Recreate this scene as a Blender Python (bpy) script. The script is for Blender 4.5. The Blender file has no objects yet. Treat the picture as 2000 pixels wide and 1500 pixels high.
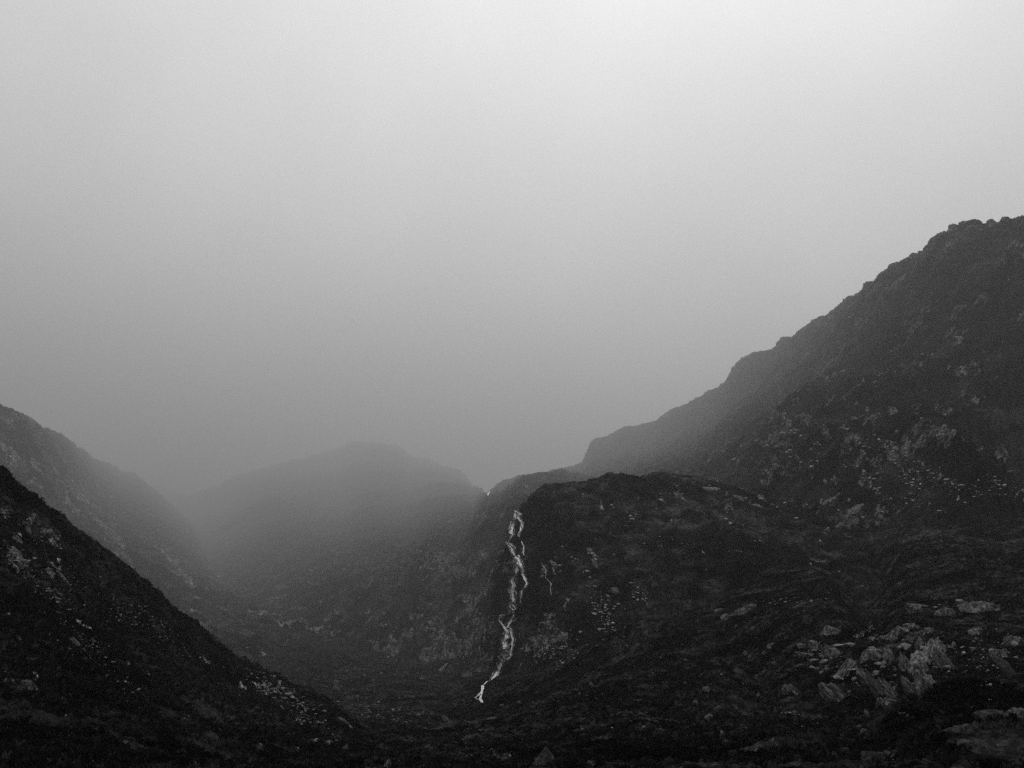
import bpy, bmesh, math, random
import numpy as np
from mathutils import Vector, Matrix

# ------------------------------------------------------------------ camera, sky, light
SC = bpy.context.scene
COL = SC.collection
F = 1944.4                      # focal length in pixels of a 2000 px wide frame (35 mm lens)
PITCH = math.atan(500.0 / F)

cam_d = bpy.data.cameras.new('camera')
cam_d.sensor_width = 36.0
cam_d.lens = 35.0
cam_d.clip_start = 0.5
cam_d.clip_end = 60000
cam = bpy.data.objects.new('camera', cam_d)
COL.objects.link(cam)
cam.location = (0, 0, 0)
cam.rotation_euler = (math.pi / 2 + PITCH, 0, 0)
SC.camera = cam

SUN_EL, SUN_AZ = math.radians(54), math.radians(18)      # azimuth clockwise from +Y
world = bpy.data.worlds.new("World")
SC.world = world
world.use_nodes = True
nt = world.node_tree
for n in list(nt.nodes):
    nt.nodes.remove(n)
w_out = nt.nodes.new('ShaderNodeOutputWorld')
w_bg = nt.nodes.new('ShaderNodeBackground')
w_sky = nt.nodes.new('ShaderNodeTexSky')
w_sky.sky_type = 'NISHITA'
w_sky.sun_disc = False
w_sky.sun_elevation = SUN_EL
w_sky.sun_rotation = SUN_AZ
w_sky.air_density = 1.5
w_sky.dust_density = 6.0
w_bw = nt.nodes.new('ShaderNodeRGBToBW')
# overcast cloud deck: a dark lower band that brightens with height
w_tc = nt.nodes.new('ShaderNodeTexCoord')
w_sep = nt.nodes.new('ShaderNodeSeparateXYZ')
w_mr = nt.nodes.new('ShaderNodeMapRange')
w_mr.inputs['From Min'].default_value = -0.24
w_mr.inputs['From Max'].default_value = 0.38
w_mr.inputs['To Min'].default_value = 0.16
w_mr.inputs['To Max'].default_value = 2.6
w_no = nt.nodes.new('ShaderNodeTexNoise')
w_no.inputs['Scale'].default_value = 3.0; w_no.inputs['Detail'].default_value = 5; w_no.inputs['Roughness'].default_value = 0.55
w_nr = nt.nodes.new('ShaderNodeMapRange')
w_nr.inputs['From Min'].default_value = 0.25; w_nr.inputs['From Max'].default_value = 0.75
w_nr.inputs['To Min'].default_value = 0.86; w_nr.inputs['To Max'].default_value = 1.14
nt.links.new(w_no.outputs['Fac'], w_nr.inputs['Value'])
w_m2 = nt.nodes.new('ShaderNodeMath'); w_m2.operation = 'MULTIPLY'
w_mul = nt.nodes.new('ShaderNodeMath'); w_mul.operation = 'MULTIPLY'
w_pow = nt.nodes.new('ShaderNodeMath'); w_pow.operation = 'POWER'
w_pow.inputs[1].default_value = 0.2        # cloud evens the clear sky out
nt.links.new(w_sky.outputs[0], w_bw.inputs[0])
nt.links.new(w_tc.outputs['Generated'], w_sep.inputs[0])
w_low = nt.nodes.new('ShaderNodeMath'); w_low.operation = 'SUBTRACT'; w_low.use_clamp = True     # the low cloud is thicker over the left side
w_low.inputs[0].default_value = 0.56
nt.links.new(w_sep.outputs['Z'], w_low.inputs[1])
w_side = nt.nodes.new('ShaderNodeMath'); w_side.operation = 'MULTIPLY'
nt.links.new(w_sep.outputs['X'], w_side.inputs[0]); nt.links.new(w_low.outputs[0], w_side.inputs[1])
w_lean = nt.nodes.new('ShaderNodeMath'); w_lean.operation = 'MULTIPLY_ADD'
w_lean.inputs[1].default_value = 1.05
nt.links.new(w_side.outputs[0], w_lean.inputs[0]); nt.links.new(w_sep.outputs['Z'], w_lean.inputs[2])
nt.links.new(w_lean.outputs[0], w_mr.inputs['Value'])
w_mr.interpolation_type = 'SMOOTHSTEP'
nt.links.new(w_bw.outputs[0], w_pow.inputs[0])
nt.links.new(w_pow.outputs[0], w_mul.inputs[0])
nt.links.new(w_mr.outputs[0], w_mul.inputs[1])
nt.links.new(w_tc.outputs['Generated'], w_no.inputs['Vector'])
nt.links.new(w_mul.outputs[0], w_m2.inputs[0]); nt.links.new(w_nr.outputs[0], w_m2.inputs[1])
nt.links.new(w_m2.outputs[0], w_bg.inputs['Color'])
w_bg.inputs['Strength'].default_value = 0.15
nt.links.new(w_bg.outputs[0], w_out.inputs[0])

sun_d = bpy.data.lights.new('sun', 'SUN')
sun_d.energy = 0.55
sun_d.angle = math.radians(14)
sun_d.color = (1, 1, 1)
sun = bpy.data.objects.new('sun', sun_d)
COL.objects.link(sun)
sdir = Vector((math.sin(SUN_AZ) * math.cos(SUN_EL), math.cos(SUN_AZ) * math.cos(SUN_EL), math.sin(SUN_EL)))
sun.rotation_euler = sdir.to_track_quat('Z', 'Y').to_euler()
sun.location = (0, 0, 300)

SC.view_settings.view_transform = 'Standard'
SC.view_settings.look = 'None'
SC.view_settings.exposure = 1.2
SC.view_settings.gamma = 1
SC.render.engine = 'CYCLES'
SC.cycles.volume_bounces = 0
SC.cycles.max_bounces = 3
SC.cycles.use_adaptive_sampling = False
SC.cycles.use_denoising = False       # the picture keeps a fine grain

HAZE_DENSITY = 0.00043
HAZE_GREY = 0.97

# ------------------------------------------------------------------ numpy helpers
rng = np.random.RandomState(7)
PERM = rng.permutation(256).astype(np.int32)
PERM = np.concatenate([PERM, PERM, PERM])
G3 = rng.normal(size=(256, 3)).astype(np.float32)
G3 /= np.linalg.norm(G3, axis=1)[:, None]


def perlin(p):
    p = np.asarray(p, dtype=np.float64)
    i = np.floor(p).astype(np.int64)
    f = (p - i).astype(np.float32)
    i = (i & 255).astype(np.int32)
    u = f * f * f * (f * (f * 6 - 15) + 10)
    res = 0
    for dx in (0, 1):
        wx = u[:, 0] if dx else 1 - u[:, 0]
        a = PERM[(i[:, 0] + dx) & 255]
        for dy in (0, 1):
            wy = u[:, 1] if dy else 1 - u[:, 1]
            b = PERM[a + ((i[:, 1] + dy) & 255)]
            for dz in (0, 1):
                wz = u[:, 2] if dz else 1 - u[:, 2]
                g = G3[PERM[b + ((i[:, 2] + dz) & 255)]]
                res = res + wx * wy * wz * (g[:, 0] * (f[:, 0] - dx) + g[:, 1] * (f[:, 1] - dy) + g[:, 2] * (f[:, 2] - dz))
    return res * 1.6


def fbm(p, octv=5, gain=0.5, ridged=False, off=0.0):
    s = 0; a = 1.0; tot = 0
    q = p + off
    for k in range(octv):
        n = perlin(q)
        if ridged:
            n = 1 - 2 * np.abs(n)
        s = s + a * n
        tot += a
        a *= gain
        q = q * 2.03 + 17.3
    return s / tot


def sstep(a, b, x):
    t = np.clip((x - a) / (b - a), 0, 1)
    return t * t * (3 - 2 * t)


def pchip(xk, yk, x):
    """monotone cubic; yk may be (n, m), evaluated for each column"""
    xk = np.asarray(xk, float); yk = np.asarray(yk, float)
    if yk.ndim == 1:
        return pchip(xk, yk[:, None], x)[:, 0]
    h = np.diff(xk)[:, None]
    d = np.diff(yk, axis=0) / h
    m = np.zeros_like(yk)
    if len(xk) > 2:
        s = d[:-1] * d[1:]
        w1 = 2 * h[1:] + h[:-1]; w2 = h[1:] + 2 * h[:-1]
        with np.errstate(divide='ignore', invalid='ignore'):
            mm = (w1 + w2) / (w1 / d[:-1] + w2 / d[1:])
        m[1:-1] = np.where(s > 0, mm, 0)
    m[0] = d[0]; m[-1] = d[-1]
    x = np.clip(x, xk[0], xk[-1])
    k = np.clip(np.searchsorted(xk, x, side='right') - 1, 0, len(xk) - 2)
    hh = h[k]
    t = ((x - xk[k]) / (xk[k + 1] - xk[k]))[:, None]
    t2 = t * t; t3 = t2 * t
    return (2 * t3 - 3 * t2 + 1) * yk[k] + (t3 - 2 * t2 + t) * hh * m[k] + (-2 * t3 + 3 * t2) * yk[k + 1] + (t3 - t2) * hh * m[k + 1]


cp, sp = math.cos(PITCH), math.sin(PITCH)


def ray(px, py):
    """unit-less direction; horizontal length normalised to 1"""
    cx = (px - 1000.0) / F
    cy = (750.0 - py) / F
    dx = cx
    dy = cp - cy * sp
    dz = sp + cy * cp
    h = np.sqrt(dx * dx + dy * dy)
    return dx / h, dy / h, dz / h


def project(P):
    y = P[..., 1] * cp + P[..., 2] * sp
    z = -P[..., 1] * sp + P[..., 2] * cp
    return 1000 + F * P[..., 0] / y, 750 - F * z / y, y


MAPW, MAPH = 1000, 750
zbuf = np.full(MAPW * MAPH, 1e9)
pmap = np.zeros((MAPW * MAPH, 3))
nmap = np.zeros((MAPW * MAPH, 3))


def splat(P, N):
    px, py, d = project(P)
    ix = np.floor(px / 2).astype(int); iy = np.floor(py / 2).astype(int)
    ok = (ix >= 0) & (ix < MAPW) & (iy >= 0) & (iy < MAPH) & (d > 1)
    idx = (iy * MAPW + ix)[ok]; dd = d[ok]
    order = np.argsort(-dd, kind='stable')
    idx = idx[order]; dd = dd[order]; PP = P[ok][order]; NN = N[ok][order]
    better = dd < zbuf[idx]
    idx = idx[better]
    zbuf[idx] = dd[better]; pmap[idx] = PP[better]; nmap[idx] = NN[better]


def hit(px, py):
    """the visible terrain point seen at a place of the photograph"""
    ix = int(min(max(px / 2, 2), MAPW - 3)); iy = int(min(max(py / 2, 2), MAPH - 3))
    best = None
    for dy in range(-1, 2):
        for dx in range(-1, 2):
            k = (iy + dy) * MAPW + ix + dx
            if best is None or zbuf[k] < zbuf[best]:
                best = k
    q = pmap[best]
    r = math.hypot(q[0], q[1])
    d = ray(px, py)                 # the same distance, on the exact bearing
    return Vector((d[0] * r, d[1] * r, d[2] * r)), Vector(nmap[best]).normalized(), float(zbuf[best])


def grid_mesh(name, P, attrs, mat):
    nr, nc = P.shape[:2]
    me = bpy.data.meshes.new(name)
    nv = nr * nc
    me.vertices.add(nv)
    me.vertices.foreach_set('co', P.reshape(-1).astype(np.float32))
    a = (np.arange(nr - 1)[:, None] * nc + np.arange(nc - 1)[None, :]).reshape(-1)
    q = np.stack([a, a + 1, a + nc + 1, a + nc], 1).astype(np.int32)
    nf = len(q)
    me.loops.add(nf * 4); me.polygons.add(nf)
    me.loops.foreach_set('vertex_index', q.reshape(-1))
    me.polygons.foreach_set('loop_start', np.arange(0, nf * 4, 4, dtype=np.int32))
    me.update(calc_edges=True)
    me.validate()
    for k, v in attrs.items():
        at = me.attributes.new(k, 'FLOAT', 'POINT')
        at.data.foreach_set('value', v.reshape(-1).astype(np.float32))
    me.polygons.foreach_set('use_smooth', np.ones(nf, dtype=bool))
    me.materials.append(mat)
    o = bpy.data.objects.new(name, me)
    COL.objects.link(o)
    return o


def normals(P):
    du = np.gradient(P, axis=1); dv = np.gradient(P, axis=0)
    n = np.cross(du, dv)
    n /= np.linalg.norm(n, axis=-1, keepdims=True) + 1e-9
    return n


def base_grid(cols, x0, x1, nx, nr, sil=None, ridge=-2, sil_fall=1.5, weights=None, rag_amp=0.0):
    """profiles (distance, height in the frame) along bearings, interpolated smoothly"""
    xk = np.array([c[0] for c in cols], float)
    LR = np.array([[math.log(p[0]) for p in c[1]] for c in cols])
    PY = np.array([[p[1] for p in c[1]] for c in cols], float)
    nk = LR.shape[1]
    xs = np.linspace(x0, x1, nx)
    lr = pchip(xk, LR, xs); py = pchip(xk, PY, xs)
    rag = lambda L, k: perlin(np.stack([xs / L, xs * 0 + k, xs * 0 + nx * 0.013], 1))
    if sil is not None:
        sx = [s[0] for s in sil]; sy = [s[1] for s in sil]
        target = np.interp(xs, sx, sy) + rag_amp * (rag(38, 1.3) + 0.6 * rag(13, 5.1) + 0.45 * rag(5, 9.7))
        delta = target - py[:, ridge]
        rk = ridge % nk
        for k in range(nk):
            py[:, k] += delta * math.exp(-abs(k - rk) * sil_fall)
    elif rag_amp:
        py[:, ridge] += rag_amp * (rag(70, 2.2) + 0.5 * rag(22, 6.6) + 0.3 * rag(8, 3.3))
    tk = np.arange(nk, dtype=float)
    w = np.ones(nk - 1) if weights is None else np.array(weights, float)
    cum = np.concatenate([[0], np.cumsum(w)])
    ts = np.interp(np.linspace(0, cum[-1], nr), cum, tk)
    lr = pchip(tk, lr.T, ts); py = pchip(tk, py.T, ts)
    r0 = np.exp(lr)                                  # the near ground is close, the ridges far
    r = np.where(r0 > 450, 2600.0 * (r0 / 2600.0) ** 1.5, 187.2 * (r0 / 450.0) ** 1.2)
    dx, dy, dz = ray(xs[None, :], py)
    P = np.stack([dx * r, dy * r, dz * r], -1)
    return P, np.broadcast_to(xs[None, :], r.shape), py, r


# ------------------------------------------------------------------ materials
def new_mat(name):
    m = bpy.data.materials.new(name)
    m.use_nodes = True
    t = m.node_tree
    b = t.nodes['Principled BSDF']
    return m, t, b


def node(t, typ, **kw):
    n = t.nodes.new(typ)
    for k, v in kw.items():
        setattr(n, k, v)
    return n


def noise(t, vec, scale, detail=6, rough=0.6):
    n = node(t, 'ShaderNodeTexNoise')
    n.inputs['Scale'].default_value = scale
    n.inputs['Detail'].default_value = detail
    n.inputs['Roughness'].default_value = rough
    t.links.new(vec, n.inputs['Vector'])
    return n.outputs['Fac']


def math_n(t, op, a, b=None, clamp=False):
    n = node(t, 'ShaderNodeMath', operation=op)
    n.use_clamp = clamp
    for i, v in enumerate((a, b)):
        if v is None: continue
        if isinstance(v, (int, float)): n.inputs[i].default_value = v
        else: t.links.new(v, n.inputs[i])
    return n.outputs[0]


def ramp(t, fac, stops):
    n = node(t, 'ShaderNodeMapRange')
    n.interpolation_type = 'SMOOTHSTEP'
    n.inputs['From Min'].default_value = stops[0]
    n.inputs['From Max'].default_value = stops[1]
    n.inputs['To Min'].default_value = stops[2]
    n.inputs['To Max'].default_value = stops[3]
    t.links.new(fac, n.inputs['Value'])
    return n.outputs[0]


def terrain_mat(name, s, streak=(0, 0, 0), g=(0.008, 0.028), rk=(0.05, 0.2), bump=0.6, stretch=5.0):
    """s = size in metres of the finest texture; grass and heather with bare rock where 'rock' is high"""
    m, t, b = new_mat(name)
    geo = node(t, 'ShaderNodeNewGeometry')
    pos = geo.outputs['Position']
    mp = node(t, 'ShaderNodeMapping')
    mp.vector_type = 'TEXTURE'
    mp.inputs['Rotation'].default_value = streak
    mp.inputs['Scale'].default_value = (1, stretch, stretch)
    t.links.new(pos, mp.inputs['Vector'])
    sv = mp.outputs[0]
    at = node(t, 'ShaderNodeAttribute'); at.attribute_name = 'rock'
    n1 = noise(t, pos, 0.25 / s, 7, 0.68)
    n2 = noise(t, sv, 1.0 / s, 5, 0.65)
    n3 = noise(t, pos, 0.03 / s, 4, 0.6)
    n4 = noise(t, pos, 1.3 / s, 3, 0.6)
    n5 = noise(t, sv, 0.22 / s, 5, 0.6)
    grass = math_n(t, 'ADD', ramp(t, n1, (0.40, 0.64, g[0], g[1])), ramp(t, n3, (0.42, 0.62, 0.0, g[1] * 0.4)))
    grass = math_n(t, 'MULTIPLY', grass, ramp(t, n4, (0.36, 0.64, 0.55, 1.4)))
    n6 = noise(t, sv, 0.045 / s, 5, 0.62)
    grass = math_n(t, 'MULTIPLY', grass, ramp(t, n6, (0.40, 0.60, 0.3, 1.7)))
    grass = math_n(t, 'MULTIPLY', grass, ramp(t, n5, (0.38, 0.62, 0.35, 1.6)))
    rock = ramp(t, n2, (0.40, 0.62, rk[0], rk[1]))
    rock = math_n(t, 'MULTIPLY', rock, ramp(t, n4, (0.38, 0.62, 0.25, 1.5)))
    # joints and bedding cracks hold dark moss
    crack = math_n(t, 'ABSOLUTE', math_n(t, 'SUBTRACT', noise(t, sv, 0.55 / s, 4, 0.55), 0.5))
    rock = math_n(t, 'MULTIPLY', rock, ramp(t, crack, (0.0, 0.035, 0.12, 1.0)))
    rf = math_n(t, 'ADD', at.outputs['Fac'], math_n(t, 'MULTIPLY', math_n(t, 'SUBTRACT', n2, 0.5), 2.8))
    rf = math_n(t, 'ADD', rf, math_n(t, 'MULTIPLY', math_n(t, 'SUBTRACT', n1, 0.5), 1.0))
    rf = math_n(t, 'ADD', rf, math_n(t, 'MULTIPLY', math_n(t, 'SUBTRACT', n4, 0.5), 0.5))
    rf = ramp(t, rf, (0.50, 0.66, 0, 1))
    mix = node(t, 'ShaderNodeMix', data_type='FLOAT')
    t.links.new(rf, mix.inputs[0]); t.links.new(grass, mix.inputs[2]); t.links.new(rock, mix.inputs[3])
    t.links.new(mix.outputs[0], b.inputs['Base Color'])
    bp = node(t, 'ShaderNodeBump')
    bp.inputs['Strength'].default_value = bump
    bp.inputs['Distance'].default_value = s * 2.2
    hh = math_n(t, 'ADD', n1, math_n(t, 'MULTIPLY', n2, 0.6))
    hh = math_n(t, 'ADD', hh, math_n(t, 'MULTIPLY', n4, 0.35))
    t.links.new(hh, bp.inputs['Height'])
    t.links.new(bp.outputs[0], b.inputs['Normal'])
    b.inputs['Roughness'].default_value = 1.0
    b.inputs['Specular IOR Level'].default_value = 0.0
    return m


def rock_mat(name, lo, hi, bump=0.8):
    m, t, b = new_mat(name)
    tc = node(t, 'ShaderNodeTexCoord')
    oc = tc.outputs['Object']
    mp = node(t, 'ShaderNodeMapping')
    mp.inputs['Scale'].default_value = (3.2, 2.0, 0.7)
    t.links.new(oc, mp.inputs['Vector'])
    n1 = noise(t, mp.outputs[0], 2.2, 9, 0.68)
    n2 = noise(t, oc, 3.5, 8, 0.72)
    c = ramp(t, n1, (0.40, 0.62, lo, hi))
    c = math_n(t, 'MULTIPLY', c, ramp(t, n2, (0.36, 0.62, 0.35, 1.25)))
    # heather and moss rooted on the rock
    n3 = noise(t, oc, 1.7, 7, 0.7)
    ms = ramp(t, n3, (0.52, 0.57, 0, 1))
    mix = node(t, 'ShaderNodeMix', data_type='FLOAT')
    t.links.new(ms, mix.inputs[0]); t.links.new(c, mix.inputs[2]); mix.inputs[3].default_value = 0.016
    t.links.new(mix.outputs[0], b.inputs['Base Color'])
    bp = node(t, 'ShaderNodeBump')
    bp.inputs['Strength'].default_value = bump
    bp.inputs['Distance'].default_value = 0.25
    t.links.new(math_n(t, 'ADD', n1, n2), bp.inputs['Height'])
    t.links.new(bp.outputs[0], b.inputs['Normal'])
    b.inputs['Roughness'].default_value = 0.8
    b.inputs['Specular IOR Level'].default_value = 0.2
    return m


# ------------------------------------------------------------------ terrain
def stretched(P, ang, along, across, depth=None):
    """world coordinates squeezed along a slanting bedding direction (angle in the x-z plane)"""
    c, s = math.cos(ang), math.sin(ang)
    u = P[:, 0] * c + P[:, 2] * s
    v = -P[:, 0] * s + P[:, 2] * c
    w = P[:, 1]
    return np.stack([u / along, w / (depth or along), v / across], 1)


def patches(px, py, lst):
    out = np.zeros(px.shape)
    for (x, y, w, h, a, st) in lst:
        ca, sa = math.cos(math.radians(a)), math.sin(math.radians(a))
        dx = px - x; dy = -(py - y)
        u = (dx * ca + dy * sa) / (w / 2); v = (-dx * sa + dy * ca) / (h / 2)
        out = np.maximum(out, (st + 0.03) * np.exp(-(u * u + v * v)))
    return out


LAYERS = {}


def make_layer(name, cols, x0, x1, nx, nr, mat, unit, bed, rockbias=-0.25, amp=1.0, rock_amp=1.0,
               sil=None, ridge=-2, weights=None, plist=(), hum=1.0, near_fade=False, seed=0.0, sil_fall=1.5, mounds=(), bedw=(14, 2.2), coarse=0.0, butt=None, rough=0.6, rag_amp=0.0):
    if name != 'ground':                       # a hidden foot so that no gap opens under the slope
        cols = [(c[0], [(c[1][0][0] * 0.93, c[1][0][1] + 130)] + list(c[1])) for c in cols]
        weights = [0.25] + list(weights)
    P, PX, PYY, R = base_grid(cols, x0, x1, nx, nr, sil, ridge, sil_fall, weights, rag_amp)
    for (mx, my, mw, mh, dzm) in mounds:
        P[..., 2] += dzm * np.exp(-(((PX - mx) / mw) ** 2 + ((PYY - my) / mh) ** 2))
    N = normals(P)
    sh = P.shape
    p = P.reshape(-1, 3); n = N.reshape(-1, 3)
    q = p / unit + seed
    big = fbm(q / 28, 4, 0.5)
    med = fbm(q / 7, 5, 0.55, off=31.0)
    mask = fbm(q / 11, 5, 0.6, off=77.0)
    rk = mask + rockbias + patches(PX, PYY, plist).reshape(-1)
    slope = 1 - np.abs(n[:, 2])
    rk = rk + 0.25 * (slope - 0.5)
    rock = sstep(-0.08, 0.30, rk)
    sq = stretched(p / unit + seed, bed, *bedw)
    strat = fbm(sq, 5, 0.6, ridged=True)
    strat2 = fbm(stretched(p / unit + seed, bed, 6, 0.9), 3, 0.55, off=9.0)
    fine = fbm(q / 1.6, 3, 0.6, off=3.0)
    fold = np.abs(fbm(np.stack([q[:, 0] / 13, q[:, 1] / 13, q[:, 2] / 7], 1), 4, 0.55, off=55.0))
    rr = R.reshape(-1)
    grow = (rr / np.median(rr)) ** 0.5
    tuss = fbm(q / 0.7, 3, 0.65, off=13.0)
    d = unit * amp * grow * (2.8 * hum * big + 1.3 * med + 0.6 * fine + 0.3 * tuss - 0.45 * sstep(0.08, 0.0, fold) * hum)
    rows = np.repeat(np.arange(sh[0]), sh[1])
    ncum = np.cumsum([0] + list(weights)); rrow = ncum[ridge] / ncum[-1] * sh[0]
    keep = 1 - (0.45 if name == 'near_hill' else 0.75) * np.exp(-((rows - rrow) / (0.07 * sh[0])) ** 2) if sil is not None else 1.0
    d = d * (1 - 0.5 * (1 - keep))
    if name == 'headwall':                     # gullies and shoulders of the far top
        d = d + 60 * fbm(p / 420 + 9, 5, 0.55) * sstep(1500, 5000, rr)
    if butt:
        L, A_ = butt
        d = d + keep * A_ * (fbm(stretched(p + seed * 50, bed, L * 4, L), 4, 0.5, ridged=True) * 0.8 + 0.5 * fbm(p / (L * 2.5) + 8, 3, 0.5))
    if coarse:
        d = d + coarse * fbm(p / (coarse * 9), 5, 0.55, off=21.0) * sstep(120, 400, rr) * keep
    d = d + unit * rock_amp * (0.25 + 0.75 * rock) * (1.5 * strat + 0.9 * strat2) + unit * 0.3 * rock
    d = d + unit * rough * (0.6 + 0.4 * grow) * fbm(q / 3.3, 4, 0.6, ridged=True, off=71.0)
    if near_fade:
        d = d * sstep(4, 26, R.reshape(-1))
    p2 = p + n * d[:, None]
    P2 = p2.reshape(sh)
    n2_ = normals(P2).reshape(-1, 3)
    splat(p2, n2_)
    LAYERS[name] = (p2, n2_, R.reshape(-1), rock)
    o = grid_mesh(name, P2, {'rock': rock}, mat)
    o['kind'] = 'structure'
    return o


def rad(a): return math.radians(a)

PRE = [(14.4, 2674), (39, 1758)]
# --- the valley floor and the grassy moor that rises to the right
moor_cols = [
    (-900, PRE + [(80, 1560), (160, 1540), (260, 1500), (420, 1440), (700, 1400), (1000, 1330), (1500, 1290), (12000, 1262)]),
    (200, PRE + [(80, 1560), (160, 1540), (260, 1490), (420, 1440), (700, 1380), (1000, 1310), (1500, 1270), (12000, 1262)]),
    (600, PRE + [(80, 1535), (140, 1490), (220, 1440), (350, 1395), (560, 1330), (900, 1250), (1400, 1200), (12000, 1255)]),
    (850, PRE + [(80, 1520), (140, 1470), (220, 1430), (340, 1395), (500, 1350), (760, 1290), (1100, 1240), (12000, 1255)]),
    (1000, PRE + [(80, 1520), (130, 1470), (190, 1420), (280, 1370), (360, 1330), (480, 1330), (720, 1320), (12000, 1255)]),
    (1120, PRE + [(80, 1515), (125, 1460), (180, 1400), (250, 1330), (310, 1275), (420, 1300), (600, 1300), (12000, 1255)]),
    (1250, PRE + [(80, 1512), (120, 1450), (170, 1390), (225, 1310), (290, 1220), (400, 1250), (560, 1250), (12000, 1250)]),
    (1500, PRE + [(80, 1510), (115, 1440), (160, 1370), (205, 1290), (260, 1200), (330, 1130), (450, 1110), (12000, 1250)]),
    (1750, PRE + [(75, 1510), (110, 1430), (150, 1350), (195, 1260), (255, 1170), (330, 1090), (450, 1030), (12000, 1250)]),
    (2000, PRE + [(75, 1505), (105, 1420), (140, 1330), (185, 1240), (245, 1150), (330, 1060), (450, 1000), (12000, 1250)]),
    (2900, PRE + [(75, 1480), (105, 1390), (140, 1290), (190, 1180), (250, 1080), (330, 980), (450, 900), (12000, 1250)]),
]
moor_rocks = [
    (1440, 1195, 90, 26, 14, 0.5), (1700, 1270, 130, 44, 0, 0.6), (1730, 1330, 150, 90, -50, 0.55), (1815, 1290, 70, 120, 80, 0.65),
    (1640, 1330, 70, 110, 40, 0.55), (1900, 1185, 110, 26, -6, 0.55), (1760, 1185, 120, 14, 0, 0.4), (1950, 1290, 90, 130, -40, 0.4),
    (1930, 1395, 80, 50, -10, 0.45), (1590, 1265, 60, 30, 10, 0.35), (1620, 1090, 70, 20, -20, 0.4), (1765, 1058, 50, 16, -20, 0.4),
    (1615, 1035, 30, 20, 30, 0.4), (1730, 1470, 40, 18, -30, 0.4), (1690, 1420, 26, 36, 0, 0.4), (640, 1370, 120, 60, -30, 0.35),
    (1540, 1390, 60, 12, 0, 0.4), (1330, 1433, 70, 10, 0, 0.35), (1400, 1375, 60, 12, 0, 0.3), (760, 1260, 40, 30, 0, 0.3),
    (1520, 1155, 60, 14, 0, 0.4), (1470, 1285, 50, 20, 0, 0.3), (900, 1450, 120, 12, 0, 0.3),
]
MAT_MOOR = terrain_mat('moor_grass', 0.16, (0, 0, rad(90)), (0.002, 0.020), (0.035, 0.17), 1.0, 2.5)
make_layer('ground', moor_cols, -900, 2900, 1900, 620, MAT_MOOR, 0.38, rad(-58), rockbias=-0.48, amp=0.9,
           weights=[0.15, 0.25, 1.1, 1.1, 1.2, 1.2, 1, 0.6, 0.15], plist=moor_rocks, near_fade=True, hum=1.3, coarse=6.0, rough=0.25,
           mounds=[(1540, 1200, 110, 60, 1.4), (1690, 1150, 40, 90, -4.2), (1850, 1120, 120, 40, 2), (1480, 1330, 40, 60, -1.4), (1740, 1262, 150, 40, 1.5), (1740, 1390, 140, 32, -1.3),
                   (1870, 1440, 160, 40, 0.9), (1640, 1090, 60, 20, -2), (1200, 1400, 130, 60, 0.6)])

# --- near dark slope on the left
left_sil = [(-600, 400), (-300, 690), (-60, 880), (0, 918), (25, 940), (60, 970), (90, 990), (130, 1025), (170, 1060), (220, 1090), (270, 1130),
            (300, 1155), (330, 1185), (370, 1220), (410, 1250), (430, 1270), (457, 1287), (500, 1303), (580, 1345), (650, 1385),
            (720, 1440), (800, 1485), (900, 1540), (1000, 1600)]
near_cols = [
    (-900, [(30, 1700), (60, 1400), (90, 1100), (130, 800), (180, 480), (240, 150), (420, 300)]),
    (-500, [(35, 1700), (65, 1500), (90, 1300), (130, 1050), (180, 770), (240, 500), (420, 650)]),
    (0, [(45, 1640), (68, 1520), (90, 1420), (125, 1280), (175, 1110), (240, 918), (420, 1080)]),
    (250, [(50, 1620), (72, 1530), (98, 1450), (135, 1360), (190, 1250), (270, 1112), (440, 1250)]),
    (450, [(55, 1620), (75, 1545), (105, 1490), (150, 1430), (215, 1360), (300, 1283), (460, 1380)]),
    (650, [(60, 1620), (80, 1560), (105, 1520), (140, 1475), (185, 1430), (240, 1388), (400, 1480)]),
    (850, [(60, 1650), (80, 1600), (100, 1570), (125, 1550), (160, 1530), (200, 1515), (400, 1600)]),
    (1000, [(60, 1700), (80, 1660), (100, 1640), (125, 1630), (160, 1620), (200, 1610), (400, 1700)]),
]
near_rocks = [
    (8, 1000, 20, 40, -60, 0.5), (54, 1020, 16, 34, -60, 0.45), (33, 1050, 26, 26, -40, 0.4), (25, 1085, 70, 26, -38, 0.55),
    (95, 1060, 60, 14, -50, 0.4), (118, 1108, 56, 18, -48, 0.5), (95, 1112, 26, 26, -40, 0.4), (60, 1160, 120, 26, -38, 0.45),
    (60, 1330, 60, 26, -50, 0.55), (165, 1250, 120, 14, -42, 0.45), (245, 1446, 40, 16, -40, 0.4), (180, 1447, 34, 10, -48, 0.4),
    (230, 1205, 60, 14, -45, 0.35), (300, 1220, 60, 14, -40, 0.35), (250, 1293, 40, 12, -40, 0.35), (540, 1360, 100, 50, -32, 0.5),
    (470, 1350, 60, 14, -40, 0.3), (580, 1410, 90, 18, -35, 0.45), (350, 1370, 80, 10, -38, 0.3), (610, 1480, 60, 18, -40, 0.4),
    (680, 1402, 50, 12, -35, 0.4), (130, 1170, 60, 14, -48, 0.4), (400, 1290, 60, 14, -40, 0.35), (380, 1350, 60, 10, -40, 0.3),
]
MAT_NEAR = terrain_mat('heather_slope', 0.15, (0, rad(-46), 0), (0.002, 0.014), (0.04, 0.26), 1.0, 5.0)
make_layer('near_hill', near_cols, -900, 1000, 1050, 520, MAT_NEAR, 0.34, rad(-46), rockbias=-0.34, amp=0.9, rock_amp=0.8,
           sil=left_sil, plist=near_rocks, weights=[0.3, 0.7, 1, 1.2, 1.3, 0.3], seed=40.0, hum=0.8, rag_amp=7.0)

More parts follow.
